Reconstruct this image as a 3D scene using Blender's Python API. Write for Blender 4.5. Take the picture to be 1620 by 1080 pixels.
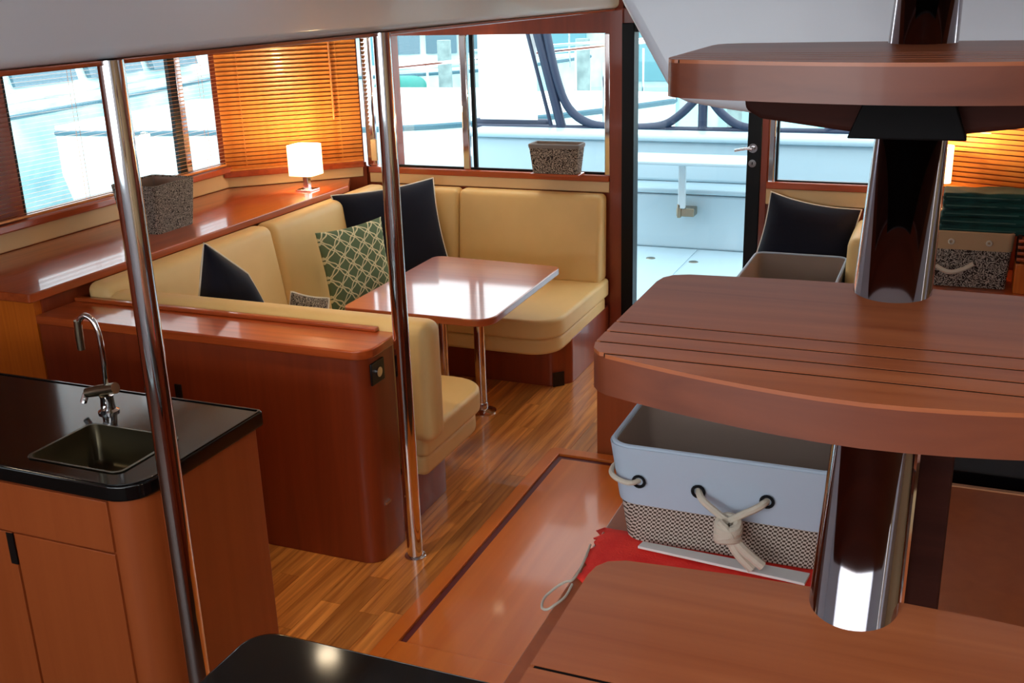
import bpy, bmesh, math, random
from mathutils import Vector, Matrix, noise
random.seed(7)
C = bpy.context.scene.collection
for o in list(bpy.data.objects): bpy.data.objects.remove(o)
SC = bpy.context.scene
R = math.radians

# ------------------------------------------------------------------ camera, sky, exposure
cd = bpy.data.cameras.new('camera'); cam = bpy.data.objects.new('camera', cd); C.objects.link(cam)
F, YAW, PITCH, ROLL = 1677.426, -0.399126, 0.322769, -0.030781
cy_, sy_ = math.cos(YAW), math.sin(YAW)
f_ = Vector((sy_*math.cos(PITCH), cy_*math.cos(PITCH), -math.sin(PITCH)))
r_ = Vector((cy_, -sy_, 0)); u_ = r_.cross(f_)
c_, s_ = math.cos(ROLL), math.sin(ROLL)
r2, u2 = c_*r_+s_*u_, -s_*r_+c_*u_
M = Matrix((r2, u2, -f_)).transposed().to_4x4(); M.translation = Vector((0, 0, 2.2))
cam.matrix_world = M
cd.sensor_width = 36; cd.sensor_fit = 'HORIZONTAL'; cd.lens = 36*F/1620; cd.clip_start = .05; cd.clip_end = 300
SC.camera = cam
SC.view_settings.view_transform = 'Standard'; SC.view_settings.look = 'None'
SC.view_settings.exposure = 0.0; SC.view_settings.gamma = 1; SC.view_settings.use_curve_mapping = False

W = bpy.data.worlds.new('sky'); SC.world = W; W.use_nodes = True
wn = W.node_tree.nodes; wl = W.node_tree.links
bg = wn['Background']; bg.inputs['Strength'].default_value = 3.8
tc = wn.new('ShaderNodeTexCoord'); ns = wn.new('ShaderNodeTexNoise'); ns.inputs['Scale'].default_value = 2.2; ns.inputs['Detail'].default_value = 4
cr = wn.new('ShaderNodeValToRGB'); cr.color_ramp.elements[0].color = (.84, .94, 1, 1); cr.color_ramp.elements[1].color = (.98, 1, 1, 1)
cr.color_ramp.elements[0].position = .35; cr.color_ramp.elements[1].position = .65
wl.new(tc.outputs['Generated'], ns.inputs['Vector']); wl.new(ns.outputs['Fac'], cr.inputs['Fac']); wl.new(cr.outputs['Color'], bg.inputs['Color'])

def area_light(name, loc, target, size, size_y, power, col, spread=180):
    l = bpy.data.lights.new(name, 'AREA'); l.shape = 'RECTANGLE'; l.size = size; l.size_y = size_y
    l.energy = power; l.color = col; l.spread = R(spread)
    o = bpy.data.objects.new(name, l); C.objects.link(o); o.location = loc
    o.rotation_euler = (Vector(target)-Vector(loc)).to_track_quat('-Z', 'Y').to_euler()
    return o
# area light added to strengthen daylight from the unseen windscreen behind the camera
area_light('windscreen_fill', (-1.6, -1.35, 1.75), (-1.9, 3, .9), 2.2, .8, 20, (.96, .98, 1.0))

# ------------------------------------------------------------------ materials
def L(c):
    return tuple(((x/255)/12.92 if x/255 <= .04045 else ((x/255+.055)/1.055)**2.4) for x in c)+(1,)
MATS = {}
def mat(name, col, rough=.5, metal=0, coat=0, spec=.5, bump=None, var=None, emit=None, sheen=0):
    m = bpy.data.materials.new(name); m.use_nodes = True; N = m.node_tree.nodes; K = m.node_tree.links
    b = N['Principled BSDF']; b.inputs['Base Color'].default_value = L(col); b.inputs['Roughness'].default_value = rough
    b.inputs['Metallic'].default_value = metal; b.inputs['Coat Weight'].default_value = coat; b.inputs['Coat Roughness'].default_value = .06
    b.inputs['Specular IOR Level'].default_value = spec; b.inputs['Sheen Weight'].default_value = sheen
    t = N.new('ShaderNodeTexCoord')
    if var:
        n = N.new('ShaderNodeTexNoise'); n.inputs['Scale'].default_value = var[0]; n.inputs['Detail'].default_value = 5
        r = N.new('ShaderNodeValToRGB'); r.color_ramp.elements[0].color = L(col); r.color_ramp.elements[1].color = L(var[1])
        r.color_ramp.elements[0].position = .35; r.color_ramp.elements[1].position = .68
        K.new(t.outputs['Object'], n.inputs['Vector']); K.new(n.outputs['Fac'], r.inputs['Fac']); K.new(r.outputs['Color'], b.inputs['Base Color'])
    if bump:
        n = N.new('ShaderNodeTexNoise'); n.inputs['Scale'].default_value = bump[0]; n.inputs['Detail'].default_value = 6
        p = N.new('ShaderNodeBump'); p.inputs['Strength'].default_value = bump[1]; p.inputs['Distance'].default_value = .002
        K.new(t.outputs['Object'], n.inputs['Vector']); K.new(n.outputs['Fac'], p.inputs['Height']); K.new(p.outputs['Normal'], b.inputs['Normal'])
    if emit:
        b.inputs['Emission Color'].default_value = L(emit[0]); b.inputs['Emission Strength'].default_value = emit[1]
    MATS[name] = m
    return m
def wood(name, dark, light, axis='Y', rough=.3, coat=.6, scale=1., rand=0.0, bumpy=.06):
    m = bpy.data.materials.new(name); m.use_nodes = True; N = m.node_tree.nodes; K = m.node_tree.links
    b = N['Principled BSDF']; b.inputs['Roughness'].default_value = rough; b.inputs['Coat Weight'].default_value = coat
    b.inputs['Coat Roughness'].default_value = .07
    t = N.new('ShaderNodeTexCoord'); mp = N.new('ShaderNodeMapping')
    s = {'X': (1.2, 26, 26), 'Y': (26, 1.2, 26), 'Z': (26, 26, 1.2)}[axis]
    mp.inputs['Scale'].default_value = [q*scale for q in s]
    oi = N.new('ShaderNodeObjectInfo'); ad = N.new('ShaderNodeVectorMath'); ad.operation = 'ADD'
    mu = N.new('ShaderNodeMath'); mu.operation = 'MULTIPLY'; mu.inputs[1].default_value = 40*(1 if rand else 0)
    K.new(oi.outputs['Random'], mu.inputs[0]); K.new(mu.outputs[0], ad.inputs[1])
    K.new(t.outputs['Object'], mp.inputs['Vector']); K.new(mp.outputs['Vector'], ad.inputs[0])
    n = N.new('ShaderNodeTexNoise'); n.inputs['Scale'].default_value = 1.6; n.inputs['Detail'].default_value = 7; n.inputs['Distortion'].default_value = .6
    K.new(ad.outputs[0], n.inputs['Vector'])
    r = N.new('ShaderNodeValToRGB'); r.color_ramp.elements[0].color = L(dark); r.color_ramp.elements[1].color = L(light)
    r.color_ramp.elements[0].position = .3; r.color_ramp.elements[1].position = .7
    K.new(n.outputs['Fac'], r.inputs['Fac']); out = r.outputs['Color']
    if rand:
        h = N.new('ShaderNodeHueSaturation'); mr = N.new('ShaderNodeMapRange')
        mr.inputs['To Min'].default_value = 1-rand; mr.inputs['To Max'].default_value = 1+rand
        K.new(oi.outputs['Random'], mr.inputs['Value']); K.new(mr.outputs['Result'], h.inputs['Value']); K.new(out, h.inputs['Color']); out = h.outputs['Color']
    K.new(out, b.inputs['Base Color'])
    p = N.new('ShaderNodeBump'); p.inputs['Strength'].default_value = bumpy; p.inputs['Distance'].default_value = .001
    K.new(n.outputs['Fac'], p.inputs['Height']); K.new(p.outputs['Normal'], b.inputs['Normal'])
    MATS[name] = m
    return m
def two_tone(name, a, bcol, kind, scale, rough=.85, thr=.5):
    """woven / printed cloth: kind damask | weave | trellis"""
    m = bpy.data.materials.new(name); m.use_nodes = True; N = m.node_tree.nodes; K = m.node_tree.links
    b = N['Principled BSDF']; b.inputs['Roughness'].default_value = rough; b.inputs['Specular IOR Level'].default_value = .2
    t = N.new('ShaderNodeTexCoord')
    def math_(op, x, y=None, z=None):
        q = N.new('ShaderNodeMath'); q.operation = op
        for i, v in enumerate((x, y, z)):
            if v is None: continue
            if isinstance(v, (int, float)): q.inputs[i].default_value = v
            else: K.new(v, q.inputs[i])
        return q.outputs[0]
    mix = N.new('ShaderNodeMix'); mix.data_type = 'RGBA'; mix.inputs[6].default_value = L(a); mix.inputs[7].default_value = L(bcol)
    if kind == 'damask':
        v = N.new('ShaderNodeTexVoronoi'); v.inputs['Scale'].default_value = scale; v.feature = 'F1'
        nz = N.new('ShaderNodeTexNoise'); nz.inputs['Scale'].default_value = scale*1.1; nz.inputs['Distortion'].default_value = 2.5
        K.new(t.outputs['Object'], v.inputs['Vector']); K.new(t.outputs['Object'], nz.inputs['Vector'])
        w = math_('SINE', math_('MULTIPLY', math_('ADD', v.outputs['Distance'], nz.outputs['Fac']), 22))
        fac = math_('GREATER_THAN', w, thr)
    elif kind == 'weave':
        sp = N.new('ShaderNodeSeparateXYZ'); K.new(t.outputs['Object'], sp.inputs[0])
        k = scale
        x = math_('SINE', math_('MULTIPLY', math_('ADD', sp.outputs['X'], sp.outputs['Y']), k)); z = math_('SINE', math_('MULTIPLY', sp.outputs['Z'], k))
        fac = math_('GREATER_THAN', math_('ADD', math_('MULTIPLY', x, z), math_('MULTIPLY', z, .4)), thr)
    else:
        sp = N.new('ShaderNodeSeparateXYZ'); K.new(t.outputs['UV'], sp.inputs[0])
        u, v = sp.outputs['X'], sp.outputs['Y']
        def line(e, off, wd): return math_('LESS_THAN', math_('ABSOLUTE', math_('SUBTRACT', math_('FRACT', math_('ADD', e, off)), .5)), wd)
        a1 = math_('MULTIPLY', math_('ADD', u, v), scale); a2 = math_('MULTIPLY', math_('SUBTRACT', u, v), scale)
        wob = math_('MULTIPLY', math_('SINE', math_('MULTIPLY', a2, 6.2832)), .045); wob2 = math_('MULTIPLY', math_('SINE', math_('MULTIPLY', a1, 6.2832)), .045)
        e1 = math_('ADD', a1, wob); e2 = math_('ADD', a2, wob2); e3 = math_('SUBTRACT', a1, wob); e4 = math_('SUBTRACT', a2, wob2)
        fac = math_('MAXIMUM', math_('MAXIMUM', line(e1, .08, .045), line(e2, .08, .045)), math_('MAXIMUM', line(e3, -.12, .045), line(e4, -.12, .045)))
    K.new(fac, mix.inputs[0]); K.new(mix.outputs[2], b.inputs['Base Color'])
    MATS[name] = m
    return m
def glass(name, tint=(.96, .99, 1), refl=.08):
    m = bpy.data.materials.new(name); m.use_nodes = True; N = m.node_tree.nodes; K = m.node_tree.links
    N.remove(N['Principled BSDF']); out = N['Material Output']
    t = N.new('ShaderNodeBsdfTransparent'); t.inputs[0].default_value = tint+(1,)
    g = N.new('ShaderNodeBsdfGlossy'); g.inputs['Roughness'].default_value = .02
    lw = N.new('ShaderNodeLayerWeight'); pw5 = N.new('ShaderNodeMath'); pw5.operation = 'POWER'; pw5.inputs[1].default_value = 5
    ma = N.new('ShaderNodeMath'); ma.operation = 'MULTIPLY_ADD'; ma.inputs[1].default_value = .7; ma.inputs[2].default_value = .02
    K.new(lw.outputs['Facing'], pw5.inputs[0]); K.new(pw5.outputs[0], ma.inputs[0]); x = N.new('ShaderNodeMixShader')
    K.new(ma.outputs[0], x.inputs[0]); K.new(t.outputs[0], x.inputs[1]); K.new(g.outputs[0], x.inputs[2]); K.new(x.outputs[0], out.inputs[0])
    MATS[name] = m
    return m

cherry_z = wood('cherry_upright_shaded', (128, 48, 16), (146, 58, 22), 'Z', rough=.42, coat=.3, scale=.5)  # same cherry as the tops, darkened for shade on upright faces
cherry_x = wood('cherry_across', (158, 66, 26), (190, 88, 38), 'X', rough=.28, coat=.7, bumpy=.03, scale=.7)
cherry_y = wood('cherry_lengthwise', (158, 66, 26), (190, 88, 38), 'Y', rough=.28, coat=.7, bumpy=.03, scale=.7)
galley_wood = wood('galley_cherry', (158, 74, 30), (168, 82, 36), 'Z', scale=.6, rough=.42, coat=.2)
orange_wood = wood('orange_cherry', (196, 92, 14), (214, 112, 26), 'Z', rough=.4, coat=.2)
table_wood = wood('table_cherry', (166, 78, 42), (182, 92, 54), 'X', rough=.3, coat=.9, bumpy=.015, scale=.6)
plank_wood = wood('floor_plank', (164, 88, 32), (234, 152, 72), 'Y', rough=.32, coat=.3, rand=.28, bumpy=.1)
hatch_wood = wood('hatch_veneer', (206, 104, 28), (220, 120, 38), 'Y', rough=.32, coat=.25, scale=.4, bumpy=.02)
tread_wood = wood('mahogany_tread', (134, 66, 34), (160, 88, 50), 'X', rough=.38, coat=.2, scale=.8, bumpy=.03)
tread_edge = wood('mahogany_edge', (94, 42, 22), (114, 55, 31), 'X', rough=.4, coat=.12, scale=.8)
dark_wood = wood('dark_mahogany', (50, 22, 16), (66, 30, 22), 'X', rough=.7, coat=0)
dark_wood.node_tree.nodes['Principled BSDF'].inputs['Specular IOR Level'].default_value = .15
blind_wood = wood('blind_slat_wood', (214, 130, 54), (238, 162, 82), 'X', rough=.38, coat=.2, scale=.5)
leather = mat('cream_leather', (228, 192, 126), .55, bump=(260, .12), var=(3, (236, 200, 134)))
cream = mat('cream_panel', (222, 190, 140), .5, var=(2, (228, 198, 150)))
white = mat('white_gelcoat', (232, 238, 248), .4, coat=.2)
gel = mat('outside_gelcoat', (168, 194, 204), .35)
chrome = mat('chrome', (225, 222, 222), .07, 1)
steel = mat('brushed_steel', (150, 140, 120), .3, 1)
basin_steel = mat('sink_steel', (96, 88, 70), .36, 1)
black_granite = mat('black_granite', (6, 6, 7), .1, coat=0, spec=.4, var=(420, (24, 23, 22)))
black_frame = mat('black_frame', (6, 8, 12), .4, spec=.2)
black_gloss = mat('black_glass', (5, 5, 7), .1)
rubber = mat('black_rubber', (14, 7, 6), .9, spec=.1)
spine_steel = mat('spine_steel', (168, 160, 164), .06, 1)
navy = mat('navy_velvet', (15, 18, 34), .85, spec=.25, sheen=.05, bump=(60, .3))
piping = mat('white_piping', (236, 230, 214), .7)
green_trellis = two_tone('green_trellis', (100, 120, 90), (226, 222, 182), 'trellis', 4.4)
damask = two_tone('damask_print', (48, 40, 38), (176, 164, 152), 'damask', 26, thr=.1)
damask_fine = two_tone('grey_damask', (52, 46, 42), (168, 158, 146), 'damask', 38, thr=0)
burlap = two_tone('basket_weave', (72, 58, 48), (196, 184, 172), 'weave', 600, thr=-.02)
lining = mat('taupe_lining', (150, 130, 118), .9, bump=(20, .6))
canvas = mat('white_canvas', (176, 190, 206), .8, bump=(300, .2))
tan_cloth = mat('tan_cloth', (190, 156, 118), .9, bump=(300, .2))
rope_m = mat('cotton_rope', (206, 194, 176), .9, bump=(400, .5))
red_cloth = mat('red_fleece', (255, 62, 46), .95, bump=(180, 1.0), var=(14, (240, 36, 30)))
paper = mat('white_board', (226, 222, 218), .6)
teal_cloth = mat('dark_green_towel', (10, 52, 50), .9, bump=(150, .8), var=(9, (16, 72, 66)))
shade_m = mat('lit_lampshade', (255, 236, 200), .8, emit=((255, 214, 150), 4.5))
cyan_m = glass('window_glass')
blue_tube = mat('navy_canvas_frame', (22, 40, 66), .5)
dock_m = mat('dock_timber', (120, 140, 140), .8, var=(5, (150, 170, 168)))
water_m = mat('harbour_water', (150, 190, 192), .1, bump=(2.2, 1.0))
hull_m = mat('white_hull', (225, 238, 240), .3)
hull_teal = mat('pale_teal_hull', (160, 200, 206), .3, var=(1.2, (222, 238, 238)))
teal_canvas = mat('teal_canvas', (30, 130, 120), .7)
shed_m = mat('far_shed_cladding', (150, 192, 200), .6, var=(.9, (222, 236, 236)))
lens_m = mat('downlight_lens', (255, 240, 214), .5, emit=((255, 226, 180), 12))
switch_m = mat('black_plastic', (12, 10, 10), .4)
red_line = mat('dark_red_strip', (92, 8, 14), .5)

# ------------------------------------------------------------------ building helpers
class MB:
    def __init__(s): s.bm = bmesh.new(); s.uv = None
    def box(s, x0, x1, y0, y1, z0, z1):
        v = [s.bm.verts.new((x, y, z)) for x in (x0, x1) for y in (y0, y1) for z in (z0, z1)]
        for f in ((0, 1, 3, 2), (4, 6, 7, 5), (0, 4, 5, 1), (2, 3, 7, 6), (0, 2, 6, 4), (1, 5, 7, 3)):
            s.bm.faces.new([v[i] for i in f])
        return s
    def hexa(s, a, b):   # two quads (lists of 4 points) joined
        va = [s.bm.verts.new(p) for p in a]; vb = [s.bm.verts.new(p) for p in b]; n = len(va)
        s.bm.faces.new(va[::-1]); s.bm.faces.new(vb)
        for i in range(n): s.bm.faces.new([va[i], va[(i+1) % n], vb[(i+1) % n], vb[i]])
        return s
    def prism(s, poly, z0, z1):
        return s.hexa([(x, y, z0) for x, y in poly], [(x, y, z1) for x, y in poly])
    def prism_y(s, poly, y0, y1):
        return s.hexa([(x, y1, z) for x, z in poly], [(x, y0, z) for x, z in poly])
    def tube(s, pts, r, n=12, closed=False, cap=True):
        pts = [Vector(p) for p in pts]; k = len(pts); rings = []
        rr = r if isinstance(r, (list, tuple)) else [r]*k
        up = None
        for i, p in enumerate(pts):
            if closed: t = pts[(i+1) % k]-pts[i-1]
            else: t = pts[min(i+1, k-1)]-pts[max(i-1, 0)]
            t.normalize()
            if up is None:
                up = Vector((0, 0, 1)) if abs(t.z) < .9 else Vector((1, 0, 0))
            a = (up-t*up.dot(t)).normalized(); up = a; b = t.cross(a)
            rings.append([s.bm.verts.new(p+(a*math.cos(2*math.pi*j/n)+b*math.sin(2*math.pi*j/n))*rr[i]) for j in range(n)])
        m = k if closed else k-1
        for i in range(m):
            A, B_ = rings[i], rings[(i+1) % k]
            for j in range(n): s.bm.faces.new([A[j], A[(j+1) % n], B_[(j+1) % n], B_[j]])
        if cap and not closed:
            s.bm.faces.new(rings[0][::-1]); s.bm.faces.new(rings[-1])
        return s
    def lathe(s, prof, c, n=24, caps=True):
        rings = [[s.bm.verts.new((c[0]+r*math.cos(2*math.pi*j/n), c[1]+r*math.sin(2*math.pi*j/n), c[2]+z)) for j in range(n)] for r, z in prof]
        for A, B_ in zip(rings, rings[1:]):
            for j in range(n): s.bm.faces.new([A[j], A[(j+1) % n], B_[(j+1) % n], B_[j]])
        if caps: s.bm.faces.new(rings[0][::-1]); s.bm.faces.new(rings[-1])
        return s
    def grid(s, P):      # P rows of points
        V = [[s.bm.verts.new(p) for p in row] for row in P]
        for i in range(len(V)-1):
            for j in range(len(V[0])-1): s.bm.faces.new([V[i][j], V[i][j+1], V[i+1][j+1], V[i+1][j]])
        return V
    def rbox(s, x0, x1, y0, y1, z0, z1, r, bulge=(0, 0, 0), n=10, twist=0):
        """upholstered cushion: rounded box whose faces bulge a little"""
        c = Vector(((x0+x1)/2, (y0+y1)/2, (z0+z1)/2)); h = Vector(((x1-x0)/2, (y1-y0)/2, (z1-z0)/2)); r = min(r, *h)
        cache = {}
        # non uniform parameter so that the corners get enough segments
        def prm(i, ax):
            k = 4; inner = h[ax]-r
            if i <= k: a = math.pi/2*(i/k); return -inner-r*math.cos(a)
            if i >= n+k: a = math.pi/2*((i-n-k)/k); return inner+r*math.sin(a)
            return -inner+2*inner*(i-k)/n
        T = n+8
        def vert(i, j, k):
            if (i, j, k) in cache: return cache[i, j, k]
            p = Vector((prm(i, 0), prm(j, 1), prm(k, 2)))
            q = Vector([max(-(h[a]-r), min(h[a]-r, p[a])) for a in range(3)])
            d = p-q
            if d.length > 1e-9: d = d.normalized()*r
            p = q+d; u = [p[a]/h[a] for a in range(3)]
            for a in range(3):
                b1, b2 = (a+1) % 3, (a+2) % 3
                p[a] += bulge[a]*u[a]*max(0, 1-u[b1]**2)**.7*max(0, 1-u[b2]**2)**.7
            v = s.bm.verts.new(c+p); cache[i, j, k] = v; return v
        for a in range(T):
            for b in range(T):
                for e in (0, T):
                    for f in ([(e, a, b), (e, a+1, b), (e, a+1, b+1), (e, a, b+1)], [(a, e, b), (a, e, b+1), (a+1, e, b+1), (a+1, e, b)], [(a, b, e), (a+1, b, e), (a+1, b+1, e), (a, b+1, e)]):
                        q = [vert(*t) for t in f]
                        if e == T: q = q[::-1]
                        try: s.bm.faces.new(q)
                        except ValueError: pass
        return s
def rounded(pts, rad, n=6):
    """polygon with rounded corners; rad one number or one per corner"""
    out = []; k = len(pts)
    for i, p in enumerate(pts):
        r = rad[i] if isinstance(rad, (list, tuple)) else rad
        p = Vector(p); a = Vector(pts[i-1]); b = Vector(pts[(i+1) % k])
        if r <= 0: out.append(tuple(p)); continue
        u = (a-p).normalized(); v = (b-p).normalized(); ang = u.angle(v); d = min(r/math.tan(ang/2), (a-p).length*.49, (b-p).length*.49)
        rr = d*math.tan(ang/2); cen = p+(u+v).normalized()*(rr/math.sin(ang/2))
        s0 = p+u*d-cen; s1 = p+v*d-cen
        for j in range(n+1):
            t = j/n; th = s0.angle(s1); w = (math.sin((1-t)*th)*s0+math.sin(t*th)*s1)/math.sin(th)
            out.append(tuple(cen+w))
    return out
def root_loc(o):
    v = Vector((0, 0, 0))
    while o: v += o.location; o = o.parent
    return v
def P(name, mb, m, parent=None, bevel=0, seg=3, smooth=True, angle=35):
    me = bpy.data.meshes.new(name); bm = mb.bm
    bmesh.ops.recalc_face_normals(bm, faces=bm.faces)
    if parent: off = root_loc(parent)
    else:
        xs = [v.co for v in bm.verts]
        off = Vector(((min(v.x for v in xs)+max(v.x for v in xs))/2, (min(v.y for v in xs)+max(v.y for v in xs))/2, min(v.z for v in xs)))
    bmesh.ops.translate(bm, verts=bm.verts, vec=-off)
    bm.to_mesh(me); bm.free()
    o = bpy.data.objects.new(name, me); C.objects.link(o)
    if parent: o.parent = parent
    else: o.location = off
    me.materials.append(m)
    if smooth:
        for p in me.polygons: p.use_smooth = True
        try: me.set_sharp_from_angle(angle=R(angle))
        except Exception: pass
    if bevel:
        md = o.modifiers.new('bevel', 'BEVEL'); md.width = bevel; md.segments = seg; md.limit_method = 'ANGLE'; md.angle_limit = R(40); md.harden_normals = False
    return o
def tag(o, label=None, cat=None, group=None, kind=None):
    if label: o['label'] = label
    if cat: o['category'] = cat
    if group: o['group'] = group
    if kind: o['kind'] = kind
    return o
def thing(name, label, cat, loc, group=None, kind=None):
    o = bpy.data.objects.new(name, None); o.empty_display_size = .05; C.objects.link(o); o.location = loc
    return tag(o, label, cat, group, kind)
def S(name, mb, m, label=None, bevel=0, parent=None, **k):
    o = P(name, mb, m, parent, bevel=bevel, **k)
    if not parent: tag(o, label, None, None, 'structure')
    return o
def catmull(pts, n=6, closed=False):
    pts = [Vector(p) for p in pts]; k = len(pts); out = []
    for i in range(k if closed else k-1):
        g = (lambda j: pts[j % k]) if closed else (lambda j: pts[max(0, min(k-1, j))])
        p0, p1, p2, p3 = g(i-1), g(i), g(i+1), g(i+2)
        for j in range(n):
            t = j/n
            out.append(.5*((2*p1)+(-p0+p2)*t+(2*p0-5*p1+4*p2-p3)*t*t+(-p0+3*p1-3*p2+p3)*t**3))
    if not closed: out.append(pts[-1])
    return out

# ================================================================== THE SETTING
AY = 6.2            # inner face of the aft wall
CZ = 2.062          # side ceilings
# floor slab and planks
fl = S('floor', MB().box(-4.5, 1.6, -1.6, 6.3, -.06, -.008), mat('floor_underlay', (70, 36, 16), .6), 'varnished plank floor of the saloon')
pw = .088; y_lo, y_hi = 2.2, 6.2
x = -1.722-16*pw; row = 0; cnt = 0
while x < -1.0:
    y = y_lo-random.random()*.9
    if x < -1.73 or x > -1.05:
        ys, ye = y_lo, y_hi
    else: ys, ye = 4.56, y_hi
    while y < ye:
        ln = random.uniform(.7, 1.35); a, b = max(y, ys), min(y+ln, ye)
        x1 = min(x+pw, 99)
        xa, xb = x, x1
        if b-a > .05 and xb-xa > .01:
            o = P('plank', MB().box(xa+.0006, xb-.0006, a+.0006, b-.0006, -.008, 0), plank_wood, fl, smooth=False); cnt += 1
        y += ln
    x += pw; row += 1

# floor hatch: frame and inset lid
ht = thing('floor_hatch', 'wide orange-varnished floor hatch with a dark red line round its lid', 'hatch', (-1.2, 3.6, 0))
P('frame', MB().prism([(-1.722, 2.3), (-1.66, 2.3), (-1.66, 4.49), (-.6, 4.49), (-.6, 4.555), (-1.70, 4.555), (-1.722, 4.53)], -.008, .012), hatch_wood, ht, bevel=.003)
P('near_rail', MB().box(-1.66, -.6, 2.3, 2.815, -.008, .012), hatch_wood, ht, bevel=.003)
P('red_strip', MB().box(-1.66, -.6, 2.815, 4.49, -.008, -.001), red_line, ht, smooth=False)  # dark red strip showing along the lid's left and far edges
P('lid', MB().box(-1.634, -.6, 2.822, 4.452, -.007, .004), hatch_wood, ht, bevel=.002)

# ceilings and the white coaming round the stair opening
S('ceiling', MB().box(-4.5, -1.93, -1.6, 6.4, CZ, CZ+.1), white, 'white side ceiling over the dinette')
co = MB().prism_y(rounded([(-1.95, CZ), (-1.88, CZ), (-1.83, CZ+.62), (-1.95, CZ+.62)], [0, .03, 0, 0]), -1.6, 6.26)
S('trim_1', co, white, 'long white coaming above the dinette poles')
S('trim_2', MB().box(-1.945, -1.886, -1.4, 6.15, CZ-.012, CZ), cherry_y, 'thin cherry strip under the white coaming', bevel=.003)
S('ceiling_centre', MB().box(-1.83, 1.6, 2.8, 6.4, 2.42, 2.5), white, 'white ceiling over the companionway')
S('roof_light_baffle', MB().box(-1.95, 1.6, .55, 2.85, 2.62, 2.7).box(-1.95, -.85, -1.7, .55, 2.62, 2.7).box(.7, 1.6, -1.7, .55, 2.62, 2.7), white, 'unseen white roof added to limit the sky light, with a hole over the stairs')  # unseen roof added to hold back sky light; hole sets tread brightness
S('ceiling_starboard', MB().box(.95, 1.6, -1.6, 6.3, CZ, CZ+.1), white, 'white starboard side ceiling')
sp = [(-.90, 2.62), (-.90, 2.40), (-.781, 2.15), (-.673, 1.967), (-.648, 1.93), (-.62, 1.918), (-.547, 1.905), (-.433, 1.890), (-.221, 1.868), (-.05, 1.862), (.137, 1.872), (.4, 1.90), (.62, 1.96), (.9, 2.15), (.95, 2.62)]
S('trim_3', MB().prism_y(sp, 2.6, 2.78), white, 'curved white moulding hanging behind the stair treads', bevel=.03, seg=5)
S('wall_forward', MB().box(-4.5, 1.6, -1.7, -1.6, 0, 1.2).box(-4.5, 1.6, -1.7, -1.6, 2.1, 2.6).box(-.9, 1.6, -1.7, -1.6, 1.2, 2.1), white, 'unseen forward wall round the windscreen, closed to starboard to cut its light')  # starboard part closed to keep windscreen reflections off the stairs
S('wall_starboard', MB().box(1.6, 1.7, -1.6, 6.4, 0, 2.6), cream, 'starboard side wall')

# port wall: cherry frame round the long side window
WX = -4.3
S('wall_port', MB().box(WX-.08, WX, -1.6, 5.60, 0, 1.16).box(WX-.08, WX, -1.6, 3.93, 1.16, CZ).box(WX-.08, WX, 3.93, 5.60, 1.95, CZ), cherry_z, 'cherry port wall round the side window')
S('trim_4', MB().box(WX-.01, WX+.012, 2.0, 5.575, 1.027, 1.125), cream, 'cream padded strip under the port window', bevel=.006)
S('trim_5', MB().box(WX-.01, WX+.05, 2.0, 5.58, 1.125, 1.165), cherry_y, 'cherry sill under the port window', bevel=.008)
w1 = thing('window_1', 'long port side window behind open wooden blinds', None, (WX-.04, 4.7, 1.17), None, 'structure')
P('pane', MB().box(WX-.05, WX-.042, 3.93, 5.58, 1.17, 1.95), cyan_m, w1, smooth=False)
P('frame', MB().box(WX-.03, WX-.005, 3.93, 5.58, 1.165, 1.185).box(WX-.03, WX-.005, 3.93, 3.95, 1.185, 1.95), black_frame, w1, smooth=False)
tag(P('mullion', MB().box(WX-.04, WX-.012, 5.22, 5.27, 1.185, 1.95), chrome, w1, bevel=.003), 'polished steel mullion')
P('black_mullion', MB().box(WX-.04, WX-.014, 5.16, 5.22, 1.185, 1.95), black_frame, w1)

# diagonal corner (A to B) with a closed blind
A = Vector((-4.3, 5.57, 0)); B = Vector((-3.64, 6.16, 0))
def diag(a, b, s0, s1, d0, d1, z0, z1):
    """box along the line a-b, between fractions s0 and s1, offset d0..d1 towards the room"""
    t = (b-a); n = Vector((t.y, -t.x, 0)).normalized()
    q = [a+t*s0+n*d0, a+t*s1+n*d0, a+t*s1+n*d1, a+t*s0+n*d1]
    return [(p.x, p.y) for p in q]
S('wall_corner', MB().prism(diag(A, B, -.03, 1.03, -.08, 0, 0, 1), 0, 1.12).prism(diag(A, B, -.03, 1.03, -.08, -.055, 0, 1), 1.12, CZ), cherry_z, 'cherry wall across the aft port corner')
S('trim_6', MB().prism(diag(A, B, .0, 1.0, -.01, .012, 0, 1), 1.027, 1.095), cream, 'cream strip behind the lamp', bevel=.005)
S('trim_7', MB().prism(diag(A, B, -.02, 1.0, -.01, .05, 0, 1), 1.095, 1.135), cherry_x, 'cherry sill under the corner blind', bevel=.006)

# aft wall
aw = MB()
aw.box(-3.66, -1.85, AY, AY+.08, 0, 1.09).box(-3.66, -1.85, AY, AY+.08, 1.925, CZ)
aw.box(-1.925, -1.85, AY-.02, AY+.08, 0, CZ)
aw.box(-3.455, -3.385, AY, AY+.08, 1.09, 1.93)
aw.box(-1.02, 1.6, AY, AY+.08, 0, 1.09).box(-1.02, 1.6, AY, AY+.08, 1.925, CZ).box(-1.02, -.985, AY-.02, AY+.08, 0, CZ).box(-.40, 1.6, AY, AY+.08, 1.09, 1.925)
aw.box(-1.85, -1.02, AY, AY+.08, 1.98, 2.42).box(-3.66, 1.6, AY, AY+.08, CZ, 2.42)
S('wall_aft', aw, cherry_z, 'cherry aft wall with windows and the cockpit door')
S('trim_8', MB().box(-3.60, -1.93, AY-.035, AY+.01, 1.052, 1.092), cherry_x, 'cherry sill under the aft port windows', bevel=.006)
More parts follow.
